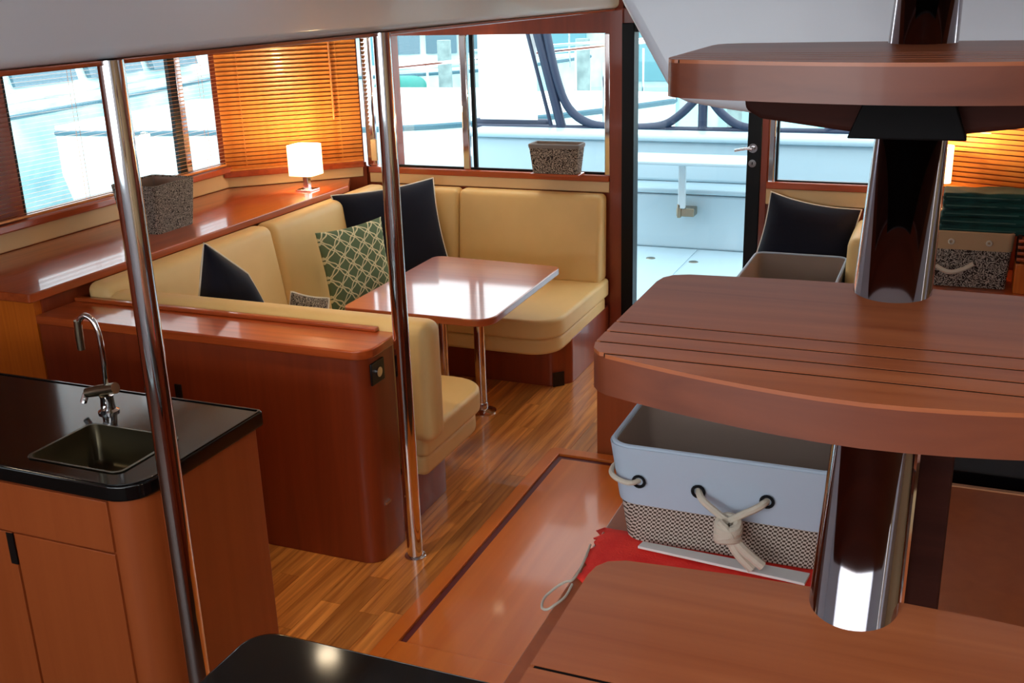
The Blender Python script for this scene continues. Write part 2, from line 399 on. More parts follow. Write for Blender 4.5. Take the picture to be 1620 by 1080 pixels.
S('trim_9', MB().box(-.985, -.02, AY-.035, AY+.01, 1.052, 1.092), cherry_x, 'cherry sill under the aft starboard window', bevel=.006)
S('trim_10', MB().box(-3.60, -1.93, AY-.022, AY, .985, 1.052), cream, 'cream strip above the aft backrest', bevel=.006)
S('trim_11', MB().box(-.985, -.06, AY-.022, AY, .96, 1.052), cream, 'cream strip right of the door', bevel=.006)
w2 = thing('window_2', 'aft port windows between polished steel mullions', None, (-2.8, AY+.03, 1.09), None, 'structure')
P('pane', MB().box(-3.64, -3.455, AY+.045, AY+.05, 1.09, 1.925), cyan_m, w2, smooth=False)
P('pane', MB().box(-3.385, -2.90, AY+.045, AY+.05, 1.09, 1.925), cyan_m, w2, smooth=False)
P('pane', MB().box(-2.84, -1.96, AY+.045, AY+.05, 1.09, 1.925), cyan_m, w2, smooth=False)
P('sill_seal', MB().box(-3.385, -1.96, AY+.0, AY+.02, 1.09, 1.106), black_frame, w2, smooth=False)
P('black_mullion', MB().box(-2.848, -2.822, AY+.01, AY+.03, 1.10, 1.925), black_frame, w2, smooth=False)
tag(P('mullion', MB().box(-2.912, -2.862, AY-.01, AY+.03, 1.09, 1.925), chrome, w2, bevel=.008), 'polished steel mullion')
tag(P('mullion', MB().box(-3.62, -3.55, AY-.01, AY+.03, 1.09, 1.925), chrome, w2, bevel=.012), 'polished steel mullion beside the corner blind')
tag(P('mullion', MB().box(-1.962, -1.925, AY-.015, AY+.03, 1.07, 1.925), chrome, w2, bevel=.006), 'polished steel mullion beside the door post')
P('latch_block', MB().box(-3.575, -3.535, AY-.03, AY-.01, 1.13, 1.27), cream, w2, bevel=.004)
w3 = thing('window_3', 'aft starboard window right of the door', None, (-.7, AY+.03, 1.09), None, 'structure')
P('pane', MB().box(-.93, -.40, AY+.045, AY+.05, 1.09, 1.925), cyan_m, w3, smooth=False)
tag(P('mullion', MB().box(-.985, -.945, AY-.01, AY+.03, 1.07, 1.925), chrome, w3, bevel=.008), 'polished steel mullion')
P('black_mullion', MB().box(-.942, -.928, AY+.0, AY+.03, 1.09, 1.925), black_frame, w3, smooth=False)
P('sill_seal', MB().box(-.93, -.40, AY+.0, AY+.02, 1.09, 1.10), black_frame, w3, smooth=False)
d1 = thing('door_1', 'black-framed glass door to the cockpit', None, (-1.43, AY+.02, 0), None, 'structure')
P('door_frame', MB().box(-1.85, -1.775, AY-.03, AY+.07, 0, 1.98).box(-1.10, -1.02, AY-.03, AY+.07, 0, 1.98).box(-1.775, -1.10, AY-.03, AY+.07, 1.93, 1.98).box(-1.775, -1.10, AY-.03, AY+.07, -.01, .03), black_frame, d1, bevel=.004)
P('pane', MB().box(-1.775, -1.10, AY+.02, AY+.028, .03, 1.93), cyan_m, d1, smooth=False)
hd = P('door_handle', MB().tube([(-1.066, AY-.03, 1.283), (-1.066, AY-.065, 1.283)], .012).tube([(-1.066, AY-.065, 1.283), (-1.10, AY-.067, 1.283), (-1.165, AY-.065, 1.270)], .008), chrome, d1)
P('rose', MB().tube([(-1.066, AY-.03, 1.283), (-1.066, AY-.042, 1.283)], .026, n=20), chrome, hd)
lk = P('lock', MB().tube([(-1.066, AY-.03, 1.196), (-1.066, AY-.042, 1.196)], .022, n=20), chrome, d1)
P('keyhole', MB().box(-1.069, -1.063, AY-.0435, AY-.041, 1.188, 1.204), black_frame, lk, smooth=False)

# starboard aft corner
A2 = Vector((-.02, 6.18, 0)); B2 = Vector((1.0, 5.74, 0))
S('wall_corner_starboard', MB().prism(diag(A2, B2, 0, 1, -.08, 0, 0, 1), 0, 1.10).prism(diag(A2, B2, 0, 1, -.08, -.055, 0, 1), 1.10, CZ), cherry_z, 'cherry wall across the aft starboard corner')
S('wall_starboard_inner', MB().box(1.0, 1.05, 3.0, 5.74, 0, CZ), cherry_z, 'cherry starboard side panel')

# ================================================================== EXTERIOR
S('cockpit_floor', MB().box(-4.5, 1.8, 6.3, 9.6, -.08, 0), gel, 'white cockpit floor outside the door')
fh = thing('deck_hatches', 'pair of flush white locker lids in the cockpit floor', 'hatch', (-1.95, 8.1, 0))
P('lid', MB().box(-2.62, -1.965, 7.2, 8.83, 0, .006), gel, fh, bevel=.003)
P('lid', MB().box(-1.945, -1.1, 7.2, 8.83, 0, .006), gel, fh, bevel=.003)
P('latch', MB().lathe([(.04, 0), (.035, .004)], (-2.27, 8.43, .006)), steel, fh)
P('latch', MB().lathe([(.04, 0), (.035, .004)], (-1.92+.02, 8.40, .006)), steel, fh)
cb = thing('cockpit_bench', 'long white moulded bench across the back of the cockpit', 'bench', (-1.9, 9.1, 0))
P('bench_base', MB().box(-4.2, 1.4, 8.85, 9.35, 0, .47), gel, cb, bevel=.02)
P('seat_lid', MB().box(-4.2, 1.4, 8.82, 9.32, .48, .53), gel, cb, bevel=.02)
P('bench_back', MB().box(-4.2, 1.4, 9.12, 9.3, .53, .88), gel, cb, bevel=.03)
P('coaming', MB().box(-4.2, 1.4, 9.05, 9.36, .885, .95), gel, cb, bevel=.03)
ct = thing('folding_table_bracket', 'white hinged table leg clamped to the cockpit bench', 'bracket', (-2.08, 8.75, 0))
P('leg', MB().box(-2.115, -2.055, 8.70, 8.75, .38, .80), mat('bracket_grey', (190, 205, 210), .4), ct, bevel=.01)
P('clamp', MB().box(-2.13, -1.98, 8.72, 8.85, .31, .38).box(-2.12, -2.09, 8.70, 8.76, .30, .42), steel, ct, bevel=.006)
P('table_top', MB().prism(rounded([(-2.6, 8.35), (-1.45, 8.35), (-1.45, 8.8), (-2.6, 8.8)], .12), .80, .83), gel, ct, bevel=.01)
# navy tubular enclosure frame
cf = thing('enclosure_frame', 'navy blue tubular frame with curved braces behind the cockpit', 'frame', (-2.2, 9.5, .95))
def q(*p): return [(a, 9.42, b) for a, b in p]
P('rail', MB().tube(q((-4.3, .93), (1.6, .97)), .03), blue_tube, cf)
P('brace', MB().tube(catmull(q((-3.60, 2.0), (-3.55, 1.85), (-3.45, 1.40), (-3.33, 1.12), (-3.12, .98), (-2.80, .95)), 6), .04), blue_tube, cf)
P('brace', MB().tube(q((-3.78, 2.0), (-3.50, .93)), .018), blue_tube, cf)
P('brace', MB().tube(q((-3.68, 2.0), (-3.40, .93)), .045), blue_tube, cf)
P('brace', MB().tube(catmull(q((-2.75, .95), (-2.45, .98), (-2.28, 1.08), (-2.14, 1.22)), 6), .038), blue_tube, cf)
P('brace', MB().tube(catmull(q((-2.02, 1.22), (-1.92, 1.10), (-1.78, 1.0), (-1.60, .96)), 6), .038), blue_tube, cf)
P('post', MB().tube(q((-2.08, .95), (-2.08, 1.95)), .042), blue_tube, cf)
P('brace', MB().tube(q((-1.02, .96), (-.62, 1.22)), .03), blue_tube, cf)
P('post', MB().tube(q((-.70, .9), (-.70, 1.9)), .035), blue_tube, cf)
P('sail_cover', MB().rbox(-4.35, -3.56, 9.5, 9.6, .86, 1.0, .04), blue_tube, cf)
P('canvas_panel', MB().box(-4.25, -3.66, 9.46, 9.47, 1.0, 2.05), mat('white_canvas_panel', (240, 244, 244), .7), cf)
for k in range(3): P('hook', MB().tube(catmull([(-3.95+k*.13, 9.45, .88), (-3.93+k*.13, 9.43, .84), (-3.90+k*.13, 9.44, .80)], 4), .008, n=6), blue_tube, cf)
# harbour
S('water', MB().box(-60, 40, -30, 80, -1.3, -1.0), water_m, 'green harbour water', smooth=False)
tint_m = mat('tinted_window', (70, 108, 122), .15)
def boat(label, x, y, ln, wd, h, rot, hm, zb=-1.0, cab=1.2):
    t = thing('moored_boat', label, 'boat', (x, y, zb)); t.rotation_euler.z = 0
    rm = Matrix.Rotation(rot, 4, 'Z')
    def tr(mb):
        for v in mb.bm.verts: v.co = rm @ v.co + Vector((x, y, zb))
        return mb
    prof = []
    mb = MB(); rings = []
    for i in range(13):
        s = i/12; w = wd/2*(1-max(0, (s-.55)/.45)**2.2*.97); k = .25*s*s
        rings.append([(ln*(s-.5), -w*.75, -.2), (ln*(s-.5), -w, h*.6), (ln*(s-.5), -w, h+k), (ln*(s-.5), w, h+k), (ln*(s-.5), w, h*.6), (ln*(s-.5), w*.75, -.2)])
    V = [[mb.bm.verts.new(p) for p in r] for r in rings]
    for a, b in zip(V, V[1:]):
        for j in range(6): mb.bm.faces.new([a[j], a[(j+1) % 6], b[(j+1) % 6], b[j]])
    mb.bm.faces.new(V[0]); mb.bm.faces.new(V[-1][::-1])
    P('hull', tr(mb), hm, t)
    mb = MB(); L2 = ln*.28; ch = max(cab, .25)
    mb.hexa([(-L2, -wd*.36, h), (L2*1.1, -wd*.3, h+.1), (L2*1.1, wd*.3, h+.1), (-L2, wd*.36, h)], [(-L2*.95, -wd*.3, h+ch), (L2*.6, -wd*.25, h+ch), (L2*.6, wd*.25, h+ch), (-L2*.95, wd*.3, h+ch)])
    P('cabin', tr(mb), hm, t, bevel=.06)
    for sgn in (-1, 1):
        for k in range(3 if cab > .4 else 0):
            xa = -L2*.85+k*L2*.48; m0, m1 = ch*.3, ch*.72
            mb = MB().hexa([(xa, sgn*wd*.352, h+m0), (xa+L2*.4, sgn*wd*.345, h+m0), (xa+L2*.4, sgn*wd*.322, h+m1), (xa, sgn*wd*.33, h+m1)], [(xa, sgn*wd*.33, h+m0), (xa+L2*.4, sgn*wd*.32, h+m0), (xa+L2*.4, sgn*wd*.29, h+m1), (xa, sgn*wd*.30, h+m1)])
            P('cabin_window', tr(mb), tint_m, t, smooth=False)
    # rub rail along the sheer
    for sgn in (-1, 1): P('rub_rail', tr(MB().tube([(ln*(i/12-.5), sgn*wd/2*(1-max(0, (i/12-.55)/.45)**2.2*.97), h*.94+.25*(i/12)**2) for i in range(13)], .035, n=6)), tint_m, t)
    mb = MB()
    mb.tube([(ln*.1, -wd*.48, h+.7), (ln*.47, -wd*.1, h+.9), (ln*.47, wd*.1, h+.9), (ln*.1, wd*.48, h+.7)], .02, n=6)
    for s_ in (.15, .3, .42): mb.tube([(ln*s_, -wd*.4, h), (ln*s_, -wd*.4, h+.72)], .015, n=6).tube([(ln*s_, wd*.4, h), (ln*s_, wd*.4, h+.72)], .015, n=6)
    P('railing', tr(mb), chrome, t)
    return t
boat('large white motor boat moored close behind the aft port window', -7.3, 13.0, 8, 3.4, 1.62, R(6), hull_m, cab=.0)
boat('pale teal boat moored alongside, seen through the port blinds', -14.5, 15.0, 13, 3.6, 1.75, R(96), hull_teal, cab=.8)
boat('small pale boat far behind the aft port window', -10.6, 22.5, 6, 2.4, 1.5, R(20), hull_teal)
boat('white boat far behind the cockpit door', 1.5, 25, 8, 3, 1.5, R(-5), hull_m)
boat('white boat far across the water behind the port blinds', -25, 27, 9, 3, 1.4, R(80), hull_m)
sd = thing('boat_shed', 'long pale teal boat shed across the harbour', 'shed', (-9, 34, -1))
P('wall', MB().box(-40, 12, 34, 36, -1, 1.9), shed_m, sd, smooth=False)
P('roof', MB().hexa([(-41, 33.4, 1.85), (13, 33.4, 1.85), (13, 36.6, 1.85), (-41, 36.6, 1.85)], [(-41, 34.6, 3.0), (13, 34.6, 3.0), (13, 35.4, 3.0), (-41, 35.4, 3.0)]), hull_m, sd, smooth=False)
for k in range(16): P('shed_door', MB().box(-38+k*3.1, -36.2+k*3.1, 33.95, 34.0, -.8, 1.0), mat('shed_door_teal', (96, 150, 160), .6) if k == 0 else MATS['shed_door_teal'], sd, smooth=False)
dk = thing('dock', 'grey timber dock behind the moored boats', 'dock', (-8, 17.4, -1.0))
P('deck', MB().box(-11.8, 8, 17.4, 18.4, -.75, -.6), dock_m, dk, smooth=False)
for k in range(7): P('piling', MB().tube([(-11.6+k*2.7, 18.3, -1.2), (-11.6+k*2.7, 18.3, 1.3)], .13), dock_m, dk)
tc_ = thing('canvas_cover', 'small teal canvas cover on a boat behind the aft port window', 'cover', (-10.5, 19.4, -.9))
P('canvas', MB().rbox(-11.0, -10.0, 19.1, 19.9, -.6, .55, .25), teal_canvas, tc_)
P('post', MB().tube([(-10.4, 19.5, -1.0), (-10.4, 19.5, -.5)], .05), dock_m, tc_)

# ================================================================== DINETTE CABINETRY
# port side counter
sc = thing('side_counter', 'long varnished cherry counter under the port blinds', 'counter', (-3.95, 4.5, 0))
poly = [(-4.295, 3.2), (-3.558, 3.2), (-3.558, 5.83), (-3.70, 6.09), (-4.295, 5.56)]
P('counter_top', MB().prism(rounded(poly, [0, .015, .05, 0, 0]), .985, 1.025), cherry_y, sc, bevel=.005)
tag(P('end_panel', MB().box(-4.29, -3.61, 3.262, 3.30, .0, .985), orange_wood, sc), 'cherry end panel with the light on it put into its orange colour')  # brighter orange carries the light falling on this end
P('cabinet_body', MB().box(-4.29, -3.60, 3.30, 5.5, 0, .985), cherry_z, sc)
# partition between galley and dinette
pt = thing('partition_cabinet', 'low cherry partition with rounded end between sink counter and dinette', 'cabinet', (-2.8, 3.38, 0))
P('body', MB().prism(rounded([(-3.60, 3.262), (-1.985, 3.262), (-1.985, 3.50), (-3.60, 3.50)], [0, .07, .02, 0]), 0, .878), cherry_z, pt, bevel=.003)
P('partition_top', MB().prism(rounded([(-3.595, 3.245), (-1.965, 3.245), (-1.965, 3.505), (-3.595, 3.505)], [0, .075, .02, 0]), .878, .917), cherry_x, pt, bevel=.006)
P('fiddle_rail', MB().box(-3.595, -2.05, 3.475, 3.505, .917, .935), cherry_x, pt, bevel=.005)
tag(P('catch_plate', MB().box(-2.90, -2.865, 3.255, 3.262, .57, .68), switch_m, pt, bevel=.003), 'small black plate')
ol = tag(P('socket', MB().box(-1.987, -1.977, 3.30, 3.40, .76, .85), switch_m, pt, bevel=.004), 'black power socket')
P('socket_ring', MB().tube([(-1.978, 3.35, .805), (-1.970, 3.35, .805)], .02, n=16), chrome, ol)
P('wall_hook', MB().box(-1.985, -1.972, 3.33, 3.37, .24, .25), chrome, pt)

# U shaped dinette settee
st = thing('dinette_settee', 'cream leather U-shaped settee round the cherry dinette table', 'sofa', (-2.9, 4.8, 0))
def base_part(nm, mb, m=cherry_z, **k): return P(nm, mb, m, st, **k)
base_part('base', MB().box(-3.59, -3.10, 3.52, 6.15, 0, .27))
base_part('base', MB().prism(rounded([(-3.10, 5.37), (-2.02, 5.37), (-1.93, 5.47), (-1.93, 6.17), (-3.10, 6.17)], [0, .06, .04, 0, 0]), 0, .27), bevel=.003)
base_part('base', MB().prism(rounded([(-3.10, 3.52), (-2.02, 3.52), (-2.02, 4.02), (-3.10, 4.02)], [0, .02, .08, 0]), 0, .27), bevel=.003)
tag(P('floor_socket', MB().prism(diag(Vector((-2.02, 5.362, 0)), Vector((-1.92, 5.46, 0)), .05, .55, -.002, .006, 0, 1), .0, .085), switch_m, st), 'black floor-level vent')
for nm, x0, x1, y0, y1, tp in (('seat', -3.50, -2.98, 3.54, 6.1, 0), ('seat', -3.0, -1.915, 5.15, 6.14, 1), ('seat', -3.0, -1.905, 3.58, 4.25, 2)):
    r = [(.03), (.10), (.10)][tp]
    if tp == 0: pl = [(x0, y0), (x1, y0), (x1, y1), (x0, y1)]; rd = .03
    elif tp == 1: pl = [(x0, y0), (x1, y0), (x1, y1), (x0, y1)]; rd = [.02, .17, .03, .02]
    else: pl = [(x0, y0), (x1, y0), (x1, y1), (x0, y1)]; rd = [.02, .03, .17, .02]
    P('seat_cushion', MB().prism(rounded(pl, rd, 8), .345, .458), leather, st, bevel=.034, seg=5)
    sh = .018
    pl2 = [(a+(0 if a < -2.99 else -sh), b+(sh if b == y0 else -sh)) for a, b in pl]
    P('seat_trim', MB().prism(rounded(pl2, rd, 8), .25, .342), leather, st, bevel=.026, seg=4)
# backrests
for y0, y1 in ((3.515, 4.79), (4.795, 6.10)):
    mb = MB().rbox(-3.565, -3.43, y0, y1, .44, .995, .045, (.02, 0, 0))
    for v in mb.bm.verts: v.co.x += (0.995-v.co.z)*.16*(1 if v.co.x > -3.5 else .3)
    P('backrest', mb, leather, st)
for x0, x1 in ((-3.47, -2.905), (-2.90, -1.94)):
    mb = MB().rbox(x0, x1, 6.07, 6.185, .44, .985, .035, (0, .018, 0))
    for v in mb.bm.verts: v.co.y -= (0.985-v.co.z)*.12*(1 if v.co.y < 6.12 else .2)
    P('backrest', mb, leather, st)
mb = MB().rbox(-3.45, -1.835, 3.508, 3.64, .44, .955, .05, (0, .012, 0))
P('backrest', mb, leather, st)

# dinette table
tb = thing('dinette_table', 'glossy cherry dinette table on polished steel pedestals', 'table', (-2.34, 4.85, 0))
P('tabletop', MB().prism(rounded([(-2.735, 4.32), (-1.935, 4.32), (-1.955, 5.37), (-2.755, 5.42)], [.05, .10, .05, .06], 8), .683, .72), table_wood, tb, bevel=.006)
for (lx, ly) in ((-2.256, 4.9), (-2.50, 4.95)):
    lg = P('leg', MB().tube([(lx, ly, .01), (lx, ly, .684)], .03, n=20), chrome, tb)
    P('foot_flange', MB().lathe([(.078, 0), (.078, .006), (.06, .014), (.034, .02), (.034, .05), (.031, .055)], (lx, ly, 0)), chrome, lg)

# polished poles
for nm, (px, py), lab in (('grab_pole', (-1.885, 2.053), 'tall polished steel pole in front of the galley sink'), ('grab_pole', (-1.885, 3.382), 'tall polished steel pole at the end of the dinette partition')):
    pl = thing(nm, lab, 'pole', (px, py, 0), 'polished steel poles')
    P('tube', MB().tube([(px, py, 0), (px, py, CZ)], .0315, n=28), chrome, pl)
    P('flange', MB().lathe([(.044, 0), (.044, .004), (.034, .008)], (px, py, 0)), chrome, pl)

# ================================================================== BLINDS
def copy_part(src, parent, dz):
    c = src.copy(); C.objects.link(c); c.parent = parent; c.location = src.location+Vector((0, 0, dz)); return c
def blind(label, a, b, z0, z1, pitch, tilt, off, group, wand=None, cords=(.15, .85), wmat=blind_wood):
    a = Vector(a+(0,)); b = Vector(b+(0,)); t = (b-a); ln = t.length; t.normalize(); n = Vector((t.y, -t.x, 0))
    a = a+n*off; b = b+n*off
    cpt = (a+b)/2
    th = thing('venetian_blind', label, 'blind', (cpt.x, cpt.y, z0), group)
    ct_, st_ = math.cos(tilt), math.sin(tilt); w = .0125
    def slat(z):
        mb = MB(); A_, B_ = [], []
        for s, pt_ in ((0, a), (1, b)):
            ring = []
            prof = [(-w, 0), (-w*.4, .0016), (w*.4, .0016), (w, 0), (w*.4, -.0004), (-w*.4, -.0004)]
            for u, h in prof:
                uu = u*ct_-h*st_; hh = u*st_+h*ct_
                p = pt_+n*uu; ring.append((p.x, p.y, z+hh))
            (A_ if s == 0 else B_).extend(ring)
        return mb.hexa(A_, B_)
    k = int((z1-z0-.05)/pitch)
    s0 = P('slat', slat(z0+.02), wmat, th)
    for i in range(1, k): copy_part(s0, th, i*pitch)
    def bar(s0_, s1_, d0, d1, za, zb): return MB().prism(diag(a, b, s0_, s1_, d0, d1, 0, 0), za, zb)
    P('head_rail', bar(0, 1, -.02, .02, z1-.04, z1), wmat, th, bevel=.003)
    P('bottom_rail', bar(0, 1, -.013, .013, z0, z0+.012), wmat, th, bevel=.003)
    for c in cords:
        for d in (-.0135, .0135):
            p = a+(b-a)*c+n*d
            P('ladder_cord', MB().tube([(p.x, p.y, z0+.01), (p.x, p.y, z1-.03)], .0012, n=5), wmat, th)
    if wand:
        p = a+(b-a)*wand+n*.03
        P('wand', MB().tube([(p.x, p.y, z1-.03), (p.x, p.y, z1-.62)], .006, n=8), wmat, th)
    return th
blind('closed amber wooden blind in the corner behind the lit lamp', (A.x, A.y), (B.x, B.y), 1.135, 2.04, .0265, R(62), .035, 'wooden venetian blinds', wand=.80)
blind('open wooden blind over the forward half of the port window', (WX, 3.3), (WX, 4.52), 1.175, 2.04, .0225, R(8), .035, 'wooden venetian blinds')
blind('open wooden blind over the aft half of the port window', (WX, 4.54), (WX, 5.525), 1.175, 2.04, .0225, R(8), .035, 'wooden venetian blinds')
blind('closed amber wooden blind in the starboard corner behind the towels', (A2.x, A2.y), (B2.x, B2.y), 1.11, 2.04, .0265, R(62), .035, 'wooden venetian blinds', cords=(.6,))

# ================================================================== LAMPS
def lamp(label, x, y, z, w, h, zb, zt, power):
    t = thing('table_lamp', label, 'lamp', (x, y, z), 'table lamps')
    P('base', MB().box(x-.055, x+.055, y-.055, y+.055, z, z+.012), chrome, t, bevel=.003)
    P('stem', MB().box(x-.018, x+.018, y-.018, y+.018, z+.012, zb+.03), chrome, t, bevel=.003)
    mb = MB(); a = w/2
    sq = rounded([(x-a, y-a), (x+a, y-a), (x+a, y+a), (x-a, y+a)], .03, 4)
    si = rounded([(x-a+.003, y-a+.003), (x+a-.003, y-a+.003), (x+a-.003, y+a-.003), (x-a+.003, y+a-.003)], .027, 4)
    n = len(sq); V = [[mb.bm.verts.new((p[0], p[1], zz)) for p in pp] for pp, zz in ((sq, zb), (sq, zt), (si, zt), (si, zb))]
    for i in range(4):
        for j in range(n): mb.bm.faces.new([V[i][j], V[i][(j+1) % n], V[(i+1) % 4][(j+1) % n], V[(i+1) % 4][j]])
    sh = P('shade', mb, shade_m, t)
    P('bulb', MB().lathe([(.012, 0), (.03, .04), (.028, .07), (.012, .09)], (x, y, zb+.03)), shade_m, sh)
    for dz in (.07, ):
        l = bpy.data.lights.new('bulb_light', 'POINT'); l.energy = power; l.color = (1, .72, .38); l.shadow_soft_size = .03
        o = bpy.data.objects.new('bulb_light', l); C.objects.link(o); o.location = (x, y, zt+.02)
    return t
lamp('small lit lamp with square cream shade on the port corner counter', -3.73, 5.62, 1.025, .17, .19, 1.125, 1.31, 11)

# ================================================================== DOWNLIGHTS
for k, (lx, ly, pw_) in enumerate(((-2.06, 2.95, 34), (-2.72, 6.05, 12), (-2.6, 4.3, 18), (-3.2, 1.6, 14))):  # forward settee and sink spots are extra lamps added for light
    t = thing('downlight', ['recessed warm ceiling spotlight over the galley aisle', 'recessed ceiling spotlight over the aft settee', 'added recessed spotlight over the forward settee', 'added recessed spotlight over the sink'][k], 'light', (lx, ly, CZ-.006), 'recessed ceiling spotlights')
    P('ring', MB().lathe([(.045, 0), (.05, .003), (.05, .006), (.03, .006)], (lx, ly, CZ-.006)), chrome, t)
    P('lens', MB().lathe([(.036, 0), (.036, .003)], (lx, ly, CZ-.008)), lens_m, t)
    l = bpy.data.lights.new('spot', 'SPOT'); l.energy = pw_; l.color = (1, .8, .55); l.spot_size = R(120); l.spot_blend = .8; l.shadow_soft_size = .04
    o = bpy.data.objects.new('downlight_beam', l); C.objects.link(o); o.location = (lx, ly, CZ-.015)

# ================================================================== PILLOWS
def pillow(label, corners, thick, m, pipe=None, group=None, sag=.07, n=18):
    """corners TL, TR, BR, BL as world points"""
    TL, TR, BR, BL = [Vector(c) for c in corners]
    cen = (TL+TR+BR+BL)/4
    nor = (TR-TL+BR-BL).cross(BL-TL+BR-TR).normalized()
    if nor.dot(Vector((0, 0, 2.2))-cen) < 0: nor = -nor
    zmin = min(c.z for c in (TL, TR, BR, BL))
    t = thing('throw_pillow', label, 'pillow', (cen.x, cen.y, zmin), group)
    def base(u, v):
        # concave edges
        uu = u*(1-sag*(1-v*v)) ; vv = v*(1-sag*(1-u*u))
        a, b = (uu+1)/2, (vv+1)/2
        return (TL*(1-a)+TR*a)*(1-b)+(BL*(1-a)+BR*a)*b
    mb = MB(); uvl = mb.bm.loops.layers.uv.new('UVMap')
    for sgn in (1, -1):
        rows = []
        for j in range(n+1):
            row = []
            for i in range(n+1):
                u = -math.cos(math.pi*i/n); v = -math.cos(math.pi*j/n)
                h = thick/2*((1-u**4)*(1-v**4))**.55
                h *= 1+.12*noise.noise(Vector((u*1.6+cen.x*7, v*1.6, sgn*3)))
                p = base(u, v)+nor*h*sgn
                row.append(p)
            rows.append(row)
        V = mb.grid(rows); mb.bm.faces.ensure_lookup_table()
        idx = {}
        for j in range(n+1):
            for i in range(n+1): idx[V[j][i]] = ((1-math.cos(math.pi*i/n))/2, (1-math.cos(math.pi*j/n))/2)
        for f in mb.bm.faces:
            for lp in f.loops:
                if lp.vert in idx: lp[uvl].uv = idx[lp.vert]
    bmesh.ops.remove_doubles(mb.bm, verts=mb.bm.verts, dist=.0004)
    P('cover', mb, m, t, angle=80)
    if pipe:
        pts = []
        for k in range(4):
            for i in range(16):
                s = -1+2*i/16
                pts.append(base(*[(s, -1), (1, s), (-s, 1), (-1, -s)][k]))
        P('piping', MB().tube(pts, .006, n=7, closed=True), pipe, t)
    return t
pillow('green trellis-print pillow leaning on the port backrest by the table', [(-3.25, 4.93, .93), (-3.07, 5.36, .945), (-2.98, 5.28, .52), (-3.13, 4.86, .47)], .13, green_trellis)
pillow('large navy pillow with pale piping in the aft port settee corner', [(-3.50, 5.52, 1.02), (-3.035, 5.99, 1.065), (-2.87, 5.86, .50), (-3.30, 5.42, .46)], .17, navy, piping, 'navy piped pillows')
pillow('navy pillow with pale piping slumped against the partition backrest', [(-3.10, 3.80, 1.14), (-3.03, 4.0, .95), (-2.90, 4.06, .60), (-3.19, 3.78, .72)], .24, navy, piping, 'navy piped pillows', sag=.0)
pillow('navy pillow with pale piping under the starboard window right of the door', [(-.945, 6.12, 1.045), (-.445, 6.12, .965), (-.47, 5.98, .54), (-1.06, 5.97, .52)], .18, navy, piping, 'navy piped pillows', sag=.10)
pillow('small grey patterned pillow lying low behind the partition', [(-2.97, 4.25, .80), (-2.80, 4.32, .76), (-2.76, 4.20, .52), (-2.97, 4.12, .52)], .10, damask_fine, piping)

# ================================================================== BASKETS
def basket(label, x0, x1, y0, y1, z0, z1, flare, m_body, m_cuff, m_in, cuff=0, group=None, wall=.008, rad=.04, eyelets=(), name='storage_basket'):
    t = thing(name, label, 'basket', ((x0+x1)/2, (y0+y1)/2, z0), group)
    def ring(z, ins, mb):
        s = (z-z0)/(z1-z0); e = flare*s-ins
        pl = rounded([(x0-e, y0-e), (x1+e, y0-e), (x1+e, y1+e), (x0-e, y1+e)], max(rad-ins, .005), 5)
        return [mb.bm.verts.new((p[0], p[1], z)) for p in pl]
    def shell(za, zb, ia, ib, capb=False, rim=0):
        mb = MB(); k = 8
        outer = [ring(za+(zb-za)*i/k, ia, mb) for i in range(k+1)]
        inner = [ring(zb-(zb-max(za, z0+.006))*i/k, ib, mb) for i in range(k+1)]
        allr = outer+inner
        for a_, b_ in zip(allr, allr[1:]):
            n = len(a_)
            for j in range(n): mb.bm.faces.new([a_[j], a_[(j+1) % n], b_[(j+1) % n], b_[j]])
        if capb: mb.bm.faces.new(allr[0][::-1]); mb.bm.faces.new(allr[-1])
        else:
            a_, b_ = allr[-1], allr[0]; n = len(a_)
            for j in range(n): mb.bm.faces.new([a_[j], a_[(j+1) % n], b_[(j+1) % n], b_[j]])
        return mb
    P('body', shell(z0, z1-.004, 0, wall, True), m_body, t)
    P('lining', shell(z0+.012, z1-.003, wall+.001, wall+.003, True), m_in, t)
    if cuff: P('cuff', shell(z1-cuff, z1, -.004, -.001), m_cuff, t)
    s = 1; e = flare-wall/2
    pl = rounded([(x0-e, y0-e), (x1+e, y0-e), (x1+e, y1+e), (x0-e, y1+e)], rad, 5)
    P('rim', MB().tube([(p[0], p[1], z1) for p in pl], .006, n=8, closed=True), m_cuff, t)
    return t
# patterned basket on the side counter
basket('grey damask-patterned basket on the port side counter', -4.04, -3.80, 4.31, 4.60, 1.025, 1.275, .022, damask_fine, damask_fine, lining, rad=.02, group='damask storage baskets')
# on the aft window sill: outside-facing ledge
sh = S('trim_12', MB().box(-2.40, -2.085, AY-.145, AY-.03, 1.092, 1.108), cherry_x, 'dark wooden shelf carrying the sill basket', bevel=.003)
basket('small damask-patterned basket in the aft port window', -2.385, -2.10, AY-.14, AY-.035, 1.110, 1.285, .018, damask, mat('grey_rim', (130, 124, 122), .8), lining, cuff=.02, rad=.015, group='damask storage baskets')
